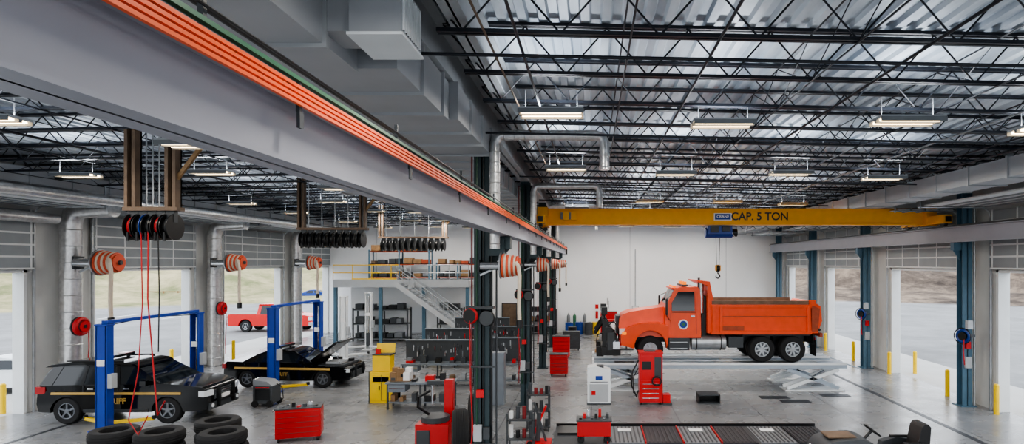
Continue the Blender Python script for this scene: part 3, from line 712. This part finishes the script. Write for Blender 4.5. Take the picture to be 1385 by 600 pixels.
# ---------------------------------------------------------------- cabinets / tools
def toolchest(w,d,h,m,nd=5):
    b=B();b.box(0,0,.12,w,d,h,m);b.box(-.02,-.02,h,w+.02,d+.02,h+.03,dkgrey)
    for i in range(nd):
        z0=.16+(h-.2)*i/nd;z1=.16+(h-.2)*(i+1)/nd-.02
        b.box(.03,-.015,z0,w-.03,0,z1,m);b.box(.05,-.03,z1-.022,w-.05,-.012,z1-.014,dkgrey)
        b.box(w,.03,z0,w+.015,d-.03,z1,m)
    for x in(.08,w-.08):
        for y in(.08,d-.08): b.cyl((x-.03,y,.06),(x+.03,y,.06),.06,blk,12)
    return b
tc=toolchest(1.2,.6,.95,red,5)
tc.cyl((-.08,.1,.9),(-.08,.5,.9),.02,chrome,8)
for i in range(7): tc.box(.1+i*.15,.1+.05*(i%3),.98,.2+i*.15,.25+.04*(i%2),1.01+.05*(i%3),[dkgrey,chrome,blk,red][i%4])
tc.done('rolling_tool_chest',(-9.1,17.0,0),rz=.3,bevel=.008)
toolchest(1.1,.5,1.9,red,7).done('rolling_tool_chest',(.6,39.5,0))
toolchest(.8,.5,1.0,red,5).done('rolling_tool_chest',(-1.9,27.0,0))
toolchest(.9,.5,1.2,red,5).done('rolling_tool_chest',(-2.1,32,0))
toolchest(1.0,.5,1.1,dkgrey,5).done('rolling_tool_chest',(-1.7,35,0))
b=B();b.box(0,0,.1,.85,.6,1.9,red);b.box(.06,-.02,.15,.79,0,.9,red);b.box(.06,-.02,.95,.5,0,1.8,red);b.box(.55,-.025,1.0,.8,0,1.75,dkgrey)
b.box(.1,-.03,1.3,.42,-.015,1.6,blk);b.box(-.02,-.02,1.88,.87,.62,1.93,red)
for i in range(4): b.box(.12,-.04,.25+i*.17,.7,-.018,.28+i*.17,chrome)
b.tube([(-.02,.2,1.6),(-.25,.1,1.2),(-.28,.1,.7),(-.1,.1,.3),(-.02,.2,.5)],.03,blk,8);b.tube([(-.02,.3,1.3),(-.2,.2,1.0),(-.2,.2,.4)],.02,blk,8)
b.torus((.62,-.12,.9),(0,1,0),.16,.03,blk,20,6);b.box(.88,.1,.05,1.15,.5,.35,red);b.box(.86,.0,.0,1.2,.55,.06,dkgrey)
for x in(.08,.77): b.cyl((x-.03,.1,.06),(x+.03,.1,.06),.06,blk,12);b.cyl((x-.03,.5,.06),(x+.03,.5,.06),.06,blk,12)
b.box(.2,.15,1.93,.6,.45,1.97,dkgrey);b.done('diagnostic_equipment_cabinet',(1.75,21.6,0),bevel=.01)
b=B();b.prism([(0,0),(0,1.35),(.3,1.4),(.85,1.25),(.85,0)],0,.6,white);b.box(.08,-.01,.1,.77,0,.75,ltgrey);b.box(.3,-.015,.9,.55,0,1.05,lblue);b.box(.1,-.02,.82,.75,-.005,.84,dkgrey)
b.box(.25,.1,1.33,.6,.5,1.39,dkgrey);b.box(.15,-.02,.35,.3,-.008,.5,red);b.box(-.02,-.02,0,.87,.62,.05,dkgrey)
o=b.done('lift_control_console',(-.15,21.7,0),bevel=.012)
b=B();b.box(0,0,.12,.7,.6,.75,dkgrey);b.prism([(0,.75),(0,.98),(.5,.92),(.7,.75)],0,.6,midgrey);b.box(.08,-.02,.25,.62,0,.65,blk);b.box(.1,-.03,.68,.6,0,.72,red)
for x in(.08,.62): b.cyl((x,-.04,.12),(x,.02,.12),.12,rubber,16);b.cyl((x,.58,.12),(x,.64,.12),.12,rubber,16)
b.tube([(.7,.3,.8),(.95,.2,.7),(1.0,.2,.3),(.8,.2,.05)],.02,blk,6);b.cyl((0,.05,.98),(0,.55,.98),.02,chrome,8)
b.done('coolant_service_machine',(-12.2,21.3,0),bevel=.01)
b=B();b.box(0,0,0,.95,.7,1.15,byellow);b.box(.1,.1,1.15,.75,.6,1.75,byellow);b.box(.05,-.02,.1,.9,0,1.05,byellow);b.box(.46,-.03,.1,.48,-.01,1.05,dkgrey);b.box(.38,-.05,.5,.42,-.02,.65,blk);b.box(.15,-.02,.78,.75,-.005,.98,label)
b.box(.1,.08,1.75,.8,.62,1.8,dkgrey);b.obox((.45,.55,1.95),(.7,.03,.4),byellow,(-.3,0,0));b.box(.2,.15,1.8,.35,.3,1.98,red)
for x in(.02,.93): b.box(x-.02,-.015,0,x+.02,.715,1.17,dkgrey)
b.done('flammable_storage_cabinet',(-8.25,21.9,0),bevel=.008)
def wbench(L,board,seed,boardh=1.9):
    random.seed(seed);b=B();b.box(0,0,.9,L,.75,.96,bench)
    for x in(.04,L-.1,L/2):
        for y in(.05,.65): b.box(x,y,0,x+.06,y+.06,.9,dkgrey)
    b.box(.05,.05,.22,L-.05,.7,.26,bench);b.box(.1,.02,.62,.7,.6,.88,bench);b.box(.14,0,.74,.66,.02,.77,chrome)
    x=.15
    while x<L-.4:
        w=random.uniform(.12,.32);m=random.choice([red,dkgrey,dkgrey,midgrey,bluedk,blk,ltgrey,blk,dkgrey]);h=random.uniform(.08,.3)
        b.box(x,.15+random.random()*.1,.96,x+w,.5,.96+h,m)
        if random.random()<.4: b.box(x+.03,.18,.96+h,x+w*.8,.42,.96+h+.1,random.choice([dkgrey,red,midgrey,blk]))
        b.box(x,.15,.26,x+w,.5,.26+random.uniform(.1,.3),random.choice([dkgrey,card,blk,dkgrey,ltgrey])); x+=w+random.uniform(.15,.4)
    if board:
        b.box(0,.72,.96,L,.76,boardh,dkgrey);b.box(0,.55,boardh-.04,L,.78,boardh,bench)
        for k in range(int(L*10)):
            x=random.uniform(.05,L-.12);z=random.uniform(1.15,boardh-.35);b.box(x,.69,z,x+random.uniform(.015,.05),.72,z+random.uniform(.08,.26),random.choice([chrome,red,galv,blk,midgrey,ltgrey]))
    return b
wbench(2.4,False,1).done('workbench',(-7.3,20.9,0))
wbench(3.0,True,2).done('workbench',(-8.0,24.8,0))
wbench(2.2,True,3,2.0).done('workbench',(-4.95,24.8,0))
wbench(3.2,True,4,1.9).done('workbench',(-8.4,29.2,0))
wbench(1.9,True,6,1.9).done('workbench',(-5.0,30.2,0))
wbench(3.2,True,5,2.0).done('workbench',(-8.0,34,0))
b=B();
for i in range(3):
    for j in range(2): b.box(i*.24,j*.25,.0,i*.24+.22,j*.25+.22,.3+.14*((i+j)%2),[card,card,label][i])
b.box(-.02,-.02,-.0,.74,.5,.02,card)
b.done('stacked_parts_boxes',(-7.2,21.1,.97))
b=B();b.box(0,0,0,1.0,.5,1.9,bench);b.box(.49,-.01,.05,.51,0,1.85,blk)
for x in(.42,.56): b.box(x,-.03,.9,x+.02,0,1.1,chrome)
b.box(.03,-.015,.05,.48,0,1.85,bench);b.box(.52,-.015,.05,.97,0,1.85,bench);b.done('storage_cabinet',(-4.2,21.6,0));
def tyrestack(n,R,r,seed):
    random.seed(seed);b=B();z=r*.9
    for i in range(n):
        ox,oy=random.uniform(-.03,.03),random.uniform(-.03,.03)
        b.lathe((ox,oy,z-r*.85),(0,0,1),[(R*.58,.02),(R*.7,0),(R*.93,.01),(R,.06),(R,r*1.7-.06),(R*.93,r*1.7-.01),(R*.7,r*1.7),(R*.58,r*1.7-.02),(R*.55,r*.85)],rubber,32)
        for k in range(3): b.torus((ox,oy,z-.05+.05*k),(0,0,1),R,.008,rubber,32,4)
        z+=r*1.78
    return b
for x,y,n,s in((-10.8,13.45,5,1),(-9.72,13.3,5,2),(-9.0,14.3,5,3),(-8.3,13.3,5,4),(-9.1,12.4,4,5)):
    tyrestack(n,.49,.162,s).done('stacked_tires',(x,y,0))
b=B();b.box(0,0,0,.9,1.0,.85,red);b.cyl((.45,.4,.85),(.45,.4,1.0),.38,dkgrey,24);b.box(.6,.75,.85,.85,.98,1.9,red);b.box(.1,.78,1.75,.75,.9,1.87,dkgrey);b.cyl((.25,.83,1.75),(.25,.83,1.2),.03,chrome,10)
b.box(.05,-.03,.3,.4,0,.7,dkgrey);b.box(.5,-.1,.05,.8,0,.12,blk)
b.tube([(.3,.3,1.05),(.05,.1,1.3),(.1,0,1.6),(.4,.1,1.75)],.04,blk,8)
b.done('tire_changer',(-4.75,15.9,0),bevel=.01)
for loc in((-3.55,15.2,.02),(-3.5,17.0,.02)):
    b=B()
    b.lathe((0,0,.7),(1,.25,0),[(.38,.0),(.46,-.04),(.66,-.02),(.7,.05),(.7,.3),(.66,.37),(.46,.39),(.38,.34)],rubber,36)
    for k in range(5): b.torus(Vector((0,0,.7))+Vector((1,.25,0)).normalized()*(.06+.055*k),(1,.25,0),.7,.012,rubber,36,4)
    b.done('truck_tire',loc)
def prack(seed):
    b=B()
    for z in(.1,.6,1.1): b.box(0,0,z,.7,.5,z+.03,dkgrey)
    for x in(0,.66):
        for y in(0,.46): b.box(x,y,0,x+.04,y+.04,1.3,dkgrey)
    random.seed(seed)
    for z in(.13,.63,1.13):
        for i in range(4): b.cyl((.1+i*.17,.2,z),(.1+i*.17,.2,z+random.uniform(.15,.35)),.055,random.choice([label,dred,dkgrey,dkgrey,blk]),12)
    return b
prack(4).done('parts_rack',(-2.2,15.3,0));prack(9).done('parts_rack',(-2.0,18.2,0))
b=B();b.beam((0,0,.05),(.45,0,1.1),.06,.06,red);b.beam((.45,0,.05),(.1,0,1.2),.06,.06,dkgrey);b.box(-.1,-.3,.0,.6,.3,.08,red);b.cyl((.0,-.3,.08),(.0,-.25,.08),.08,blk,12);b.cyl((.2,0,.1),(.25,0,.9),.07,dkgrey,10);b.done('transmission_jack',(-1.75,17.0,0))
b=B();b.box(0,0,0,8.1,2.0,.08,dkgrey);b.box(0,1.94,.08,8.1,2.0,.16,blk)
for i in range(6):
    x=1.6+i*1.08;b.box(x,.15,.08,x+1.0,1.8,.11,gratem if i%2 else midgrey)
    for j in range(8): b.box(x+.05+j*.12,.2,.11,x+.09+j*.12,1.75,.125,dkgrey)
    if i<4: b.box(x-.05,.15,.08,x-.02,1.8,.14,red)
    if i%2==0: b.box(x+.3,1.2,.126,x+.7,1.5,.132,label)
b.box(.1,1.0,.08,1.5,1.8,.14,blk)
b.done('brake_tester_floor_plates',(-1.1,16.6,0))
b=B();b.box(0,0,.2,.95,.5,.62,red);b.box(-.03,-.03,.62,.98,.53,.66,dkgrey)
for i in range(8): b.box(.05+.11*i,.1+.1*(i%3),.66,.13+.11*i,.25+.1*(i%2),.7+.1*(i%3),[blk,red,chrome,dkgrey][i%4])
for x in(.1,.85):
    for y in(.05,.45): b.cyl((x,y-.02,.1),(x,y+.02,.1),.1,blk,12);b.box(x-.02,y-.02,.1,x+.02,y+.02,.25,dkgrey)
b.done('tool_cart',(-.4,16.75,.08),bevel=.008)
b=B();b.box(0,0,0,.8,.6,.03,dkgrey);b.box(0,0,.03,.04,.6,.32,blk);b.box(.76,0,.03,.8,.6,.32,blk);b.box(0,.56,.03,.8,.6,.32,blk);b.box(0,.0,.3,.8,.6,.34,dkgrey);b.done('steel_step_box',(3.95,21.8,0))
b=B()
for x,y in((6.5,22.6),(7.1,22.0),(9.0,23.0)): b.box(x,y,.0,x+1.1,y+.45,.012,gratem)
b.done('floor_inspection_plates')
b=B();b.box(11.2,0,0,11.38,43,.006,gratem);b.box(-16.9,0,0,-16.75,43,.006,gratem);b.done('trench_drain')
# riding mower bottom right
b=B()
b.prism([(-.1,.45),(-.12,.85),(0,1.05),(.2,1.14),(.8,1.18),(1.05,1.1),(1.2,.8),(1.2,.45)],0,1.1,dkgrey,lambda x,z:.14*max(0,(z-.8)/.35))
b.box(.1,.3,1.16,.75,.8,1.2,brown)
for y in(.18,.78): b.cyl((-.13,y+.08,.8),(-.1,y+.08,.8),.08,headl,14)
b.box(1.1,.1,.4,2.4,1.0,.62,blk);b.prism([(1.75,.6),(1.7,.85),(2.15,.9),(2.25,1.38),(2.32,1.46),(2.42,1.47),(2.48,1.4),(2.42,.6)],.32,.82,seatv)
for y in(.22,.85): b.box(1.8,y,1.02,2.25,y+.07,1.08,seatv)
b.cyl((.95,.55,1.0),(1.2,.55,1.26),.035,blk,8);b.torus((1.22,.55,1.28),(.6,0,.8),.2,.022,blk,24,8);b.beam((1.08,.4,1.39),(1.35,.7,1.18),.03,.02,blk);b.beam((1.22,.36,1.28),(1.22,.74,1.28),.03,.02,blk)
for y in(-.05,.95): b.prism([(1.6,.62),(1.65,.9),(2.0,1.0),(2.4,.96),(2.55,.62)],y,y+.2,dkgrey)
for x,r in((.35,.33),(2.1,.42)):
    for y in(-.12,.97): b.lathe((x,y,r),(0,1,0),[(r*.5,0),(r*.92,0),(r,.06),(r,.2),(r*.92,.26),(r*.5,.26)],rubber,26);b.cyl((x,y+.05,r),(x,y+.2,r),r*.5,midgrey,16)
b.done('riding_mower',(5.35,13.3,0),bevel=.035)
# ---------------------------------------------------------------- mezzanine
mx0,mx1,my=-16.6,-7.9,38.0;mh=4.0
b=B();b.box(mx0,my,mh-.35,mx1,YB-.03,mh,ltgrey);b.box(mx0,my-.04,mh-.38,mx1,my,mh+.12,ltgrey)
b.box(mx0+.2,my+2.4,0,mx0+4.2,my+2.55,mh-.35,wallm);b.box(mx0+5.4,my+2.4,0,mx1,my+2.55,mh-.35,wallm);b.box(mx0+4.2,my+2.4,2.2,mx0+5.4,my+2.55,mh-.35,wallm)
for x in(mx0+.1,mx0+3,mx0+5.8,mx1-.1): b.box(x-.1,my+.05,0,x+.1,my+.25,mh-.35,bluecol)
for z in(.55,1.05):
    b.cyl((mx0+.0,my,mh+z),(mx0+4.2,my,mh+z),.03,byellow,8);b.cyl((mx0+5.2,my,mh+z),(mx1,my,mh+z),.03,galv,8)
x=mx0
while x<=mx1+.01:
    b.cyl((x,my,mh),(x,my,mh+1.05),.025,byellow if x<mx0+4.5 else galv,8); x+=(mx1-mx0)/7
b.box(mx0+1.2,my-.03,mh+.12,mx0+4.1,my,mh+.2,byellow)
b.done('mezzanine')
b=B();sx0,sx1=-12.2,-6.9;nst=22
for y in(my-1.25,my-.15): b.beam((sx0,y,mh-.1),(sx1,y,.1),.05,.3,ltgrey);b.beam((sx0,y,mh+.95),(sx1,y,1.05),.045,.045,galv);b.beam((sx0,y,mh+.5),(sx1,y,.6),.035,.035,galv)
for i in range(nst):
    t=(i+.5)/nst;b.box(sx0+(sx1-sx0)*t-.13,my-1.25,mh*(1-t)-.02,sx0+(sx1-sx0)*t+.13,my-.15,mh*(1-t)+.02,galv)
    if i%3==0:
        for y in(my-1.25,my-.15): b.cyl((sx0+(sx1-sx0)*t,y,mh*(1-t)),(sx0+(sx1-sx0)*t,y,mh*(1-t)+1.0),.02,galv,6)
b.done('metal_staircase')
random.seed(11)
def rack(L,h,tiers,bm,fill,d=.8,rail=orangedk):
    b=B()
    n=max(1,round(L/2))
    for i in range(n+1):
        x=L*i/n
        for y in(0,d): b.box(x-.04,y-.04,0,x+.04,y+.04,h,bm)
    for t in range(tiers):
        z=.12+(h-.3)*t/max(1,tiers-1) if tiers>1 else .1
        b.box(0,0,z,L,.04,z+.1,rail);b.box(0,d-.04,z,L,d,z+.1,rail);b.box(0,0,z+.06,L,d,z+.1,dkgrey)
        x=.1
        while x<L-.5:
            w=random.uniform(.25,.6);hh=random.uniform(.2,.45);b.box(x,.1,z+.1,x+w,d-.1,z+.1+hh,random.choice(fill));x+=w+random.uniform(.03,.3)
    return b
rack(4.2,2.1,3,bluecol,[card,brown,orangedk,dkgrey,dkgrey,card]).done('storage_rack',(-15.6,41.5,mh+.01))
rack(3.0,1.2,2,bluecol,[card,midgrey,orangedk,dkgrey,card]).done('storage_rack',(-11,42,mh+.01))
rack(3.6,2.2,3,dkgrey,[blk,dkgrey,midgrey,dkgrey],.8,midgrey).done('storage_rack',(-15.8,39.2,0))
rack(1.6,2.2,3,dkgrey,[blk,dkgrey,midgrey,dkgrey],.8,midgrey).done('storage_rack',(-10.2,39.2,0))
b=B();b.box(0,0,0,1.0,.06,2.15,brown);b.box(-.06,-.02,0,0,.08,2.2,dkgrey);b.box(1.0,-.02,0,1.06,.08,2.2,dkgrey);b.box(-.06,-.02,2.15,1.06,.08,2.22,dkgrey);b.cyl((.88,-.08,1.0),(.88,0,1.0),.03,chrome,8)
b.done('door_1',(-6.6,YB-.1,0))
def drum(m,r=.29,h=.88):
    b=B();b.cyl((0,0,0),(0,0,h),r,m,24)
    for z in(.02,h/3,2*h/3,h-.02): b.torus((0,0,z),(0,0,1),r,.015,m,24,6)
    b.cyl((.1,.1,h),(.1,.1,h+.03),.04,dkgrey,8);return b
for x,y,m in((-1.6,42.6,bluedk),(-.9,43,bluedk),(-.2,42.8,dkgrey),(.3,43.1,byellow),(2.2,42.9,bluedk),(-9.3,35.4,byellow),(-1.3,40,blk)): drum(m).done('oil_drum',(x,y,0))
def gascyl(m):
    b=B();b.cyl((0,0,0),(0,0,1.25),.12,m,16);b.lathe((0,0,1.25),(0,0,1),[(.12,0),(.1,.08),(.04,.14),(.001,.14),(.001,0)],m,16);b.cyl((0,0,1.38),(0,0,1.5),.025,chrome,8);return b
for x,m in((-1.7,midgrey),(-1.25,green),(-.5,midgrey),(1.9,midgrey)): gascyl(m).done('gas_cylinder',(x,43.7,0))
rack(2.4,1.8,3,dkgrey,[red,blk,card,bluedk,dkgrey],.8,midgrey).done('storage_rack',(-5.0,42.8,0))
b=B();b.box(0,0,0,.9,.5,1.6,red);b.box(.05,-.02,.9,.85,0,1.5,dkgrey);b.box(.1,-.03,1.0,.8,-.01,1.4,label);b.box(.0,-.3,.7,.9,0,.75,red);b.tube([(.9,.2,1.4),(1.2,.1,1.2),(1.1,.1,.5),(.9,.2,.3)],.03,blk,6);b.done('welding_cabinet',(1.0,37.2,0))
b=B();b.box(0,0,0,1.4,.8,.12,wood);b.box(.1,.1,.12,.7,.7,.7,blk);b.box(.8,.1,.12,1.3,.6,.5,dkgrey);b.cyl((.4,.4,.7),(.4,.4,1.0),.15,galv,12);b.done('parts_pallet',(.2,34.3,0))
for x in(.4,8.8):
    b=B();b.cyl((0,0,0),(0,0,.45),.08,red,14);b.cyl((0,0,.45),(0,0,.55),.03,blk,8);b.box(-.12,.06,.7,.12,.08,1.0,red);b.box(-.1,.05,-.05,.1,.09,.5,red);b.done('fire_extinguisher',(x,YB-.1,1.1))
b=B();b.box(0,0,0,.5,.12,.8,ltgrey);b.box(.05,-.01,.05,.45,0,.75,white);b.box(.7,0,.1,.95,.1,.5,ltgrey);b.cyl((.25,.06,.8),(.25,.06,5),.03,galv,8);b.done('electrical_panel',(3.0,YB-.13,1.2))
b=B();b.torus((0,0,1.3),(0,1,0),.3,.08,blk,24,8);b.cyl((0,-.1,1.3),(0,.1,1.3),.2,dkgrey,16);b.box(-.05,-.05,0,.05,.05,1.3,dkgrey);b.box(-.4,-.3,0,.4,.3,.06,dkgrey);b.done('floor_hose_reel',(2.1,35.5,0))
# ---------------------------------------------------------------- exterior
gm=ground_mat()
b=B();vs=[];N=160;rad=[0,30,60,84,92,95,98,102,106,111,117,124,132,142,155,175,240];random.seed(3)
for i in range(N):
    a=2*math.pi*i/N
    for r in rad:
        x,y=math.cos(a)*r,math.sin(a)*r
        h=0 if r<90 else min(1,(r-88)/45)
        z=h*(9.0+5*noise.noise(Vector((x*.02,y*.02,0))))+(noise.noise(Vector((x*.08,y*.08,3)))*2.6*min(1,h*3) +noise.noise(Vector((x*.25,y*.25,8)))*1.2*min(1,h*3) if h>0 else 0)
        vs.append((x,y,-.04+max(0,z)))
k=len(rad)
b.add(vs,[(i*k+j,((i+1)%N)*k+j,((i+1)%N)*k+j+1,i*k+j+1) for i in range(N) for j in range(k-1)],gm)
b.done('ground_and_hills')
b=B();apr=M('apron_concrete',(184,182,178),.85,0,.05,1);b.box(XR+.35,0,-.03,XR+3.6,48,.0,apr);b.box(XL-3.4,0,-.03,XL-.35,48,0,apr);b.done('concrete_apron')
b=B()
for i in range(16): b.box(-80+i*2.0,80,0,-79.85+i*2.0,80.15,1.4,wood)
for z in(.5,.9,1.25): b.box(-80,80,z,-50,80.06,z+.12,wood)
b.done('rail_fence',(0,0,-.04))
b=B()
for i in range(9): b.box(-46+i*3,55,-.04,-45.88+i*3,60,-.02,label)
b.done('parking_stripes')
# ---------------------------------------------------------------- world
w=bpy.data.worlds.new('overcast_sky');S.world=w;w.use_nodes=True
n=w.node_tree.nodes;l=w.node_tree.links;bg=n['Background'];tc=n.new('ShaderNodeTexCoord');sp=n.new('ShaderNodeSeparateXYZ');l.new(tc.outputs['Generated'],sp.inputs[0])
r=n.new('ShaderNodeValToRGB');l.new(sp.outputs['Z'],r.inputs[0]);r.color_ramp.elements[0].color=(.93,.96,1,1);r.color_ramp.elements[1].color=(.78,.86,.97,1);l.new(r.outputs[0],bg.inputs[0]);bg.inputs[1].default_value=2.9
try:
    S.view_settings.look='AgX - Medium High Contrast'; S.view_settings.exposure=.3
except Exception as e: print('look',e)
# ---------------------------------------------------------------- camera
cd=bpy.data.cameras.new('camera');cam=bpy.data.objects.new('camera',cd);S.collection.objects.link(cam)
cam.location=(0,0,5.2);cam.rotation_euler=(math.pi/2,0,0);cd.sensor_width=36;cd.sensor_fit='HORIZONTAL';cd.lens=36*800/1385
cd.shift_x=-(800-692.5)/1385;cd.shift_y=(355-300)/1385;cd.clip_end=500;cd.clip_start=.05
S.camera=cam
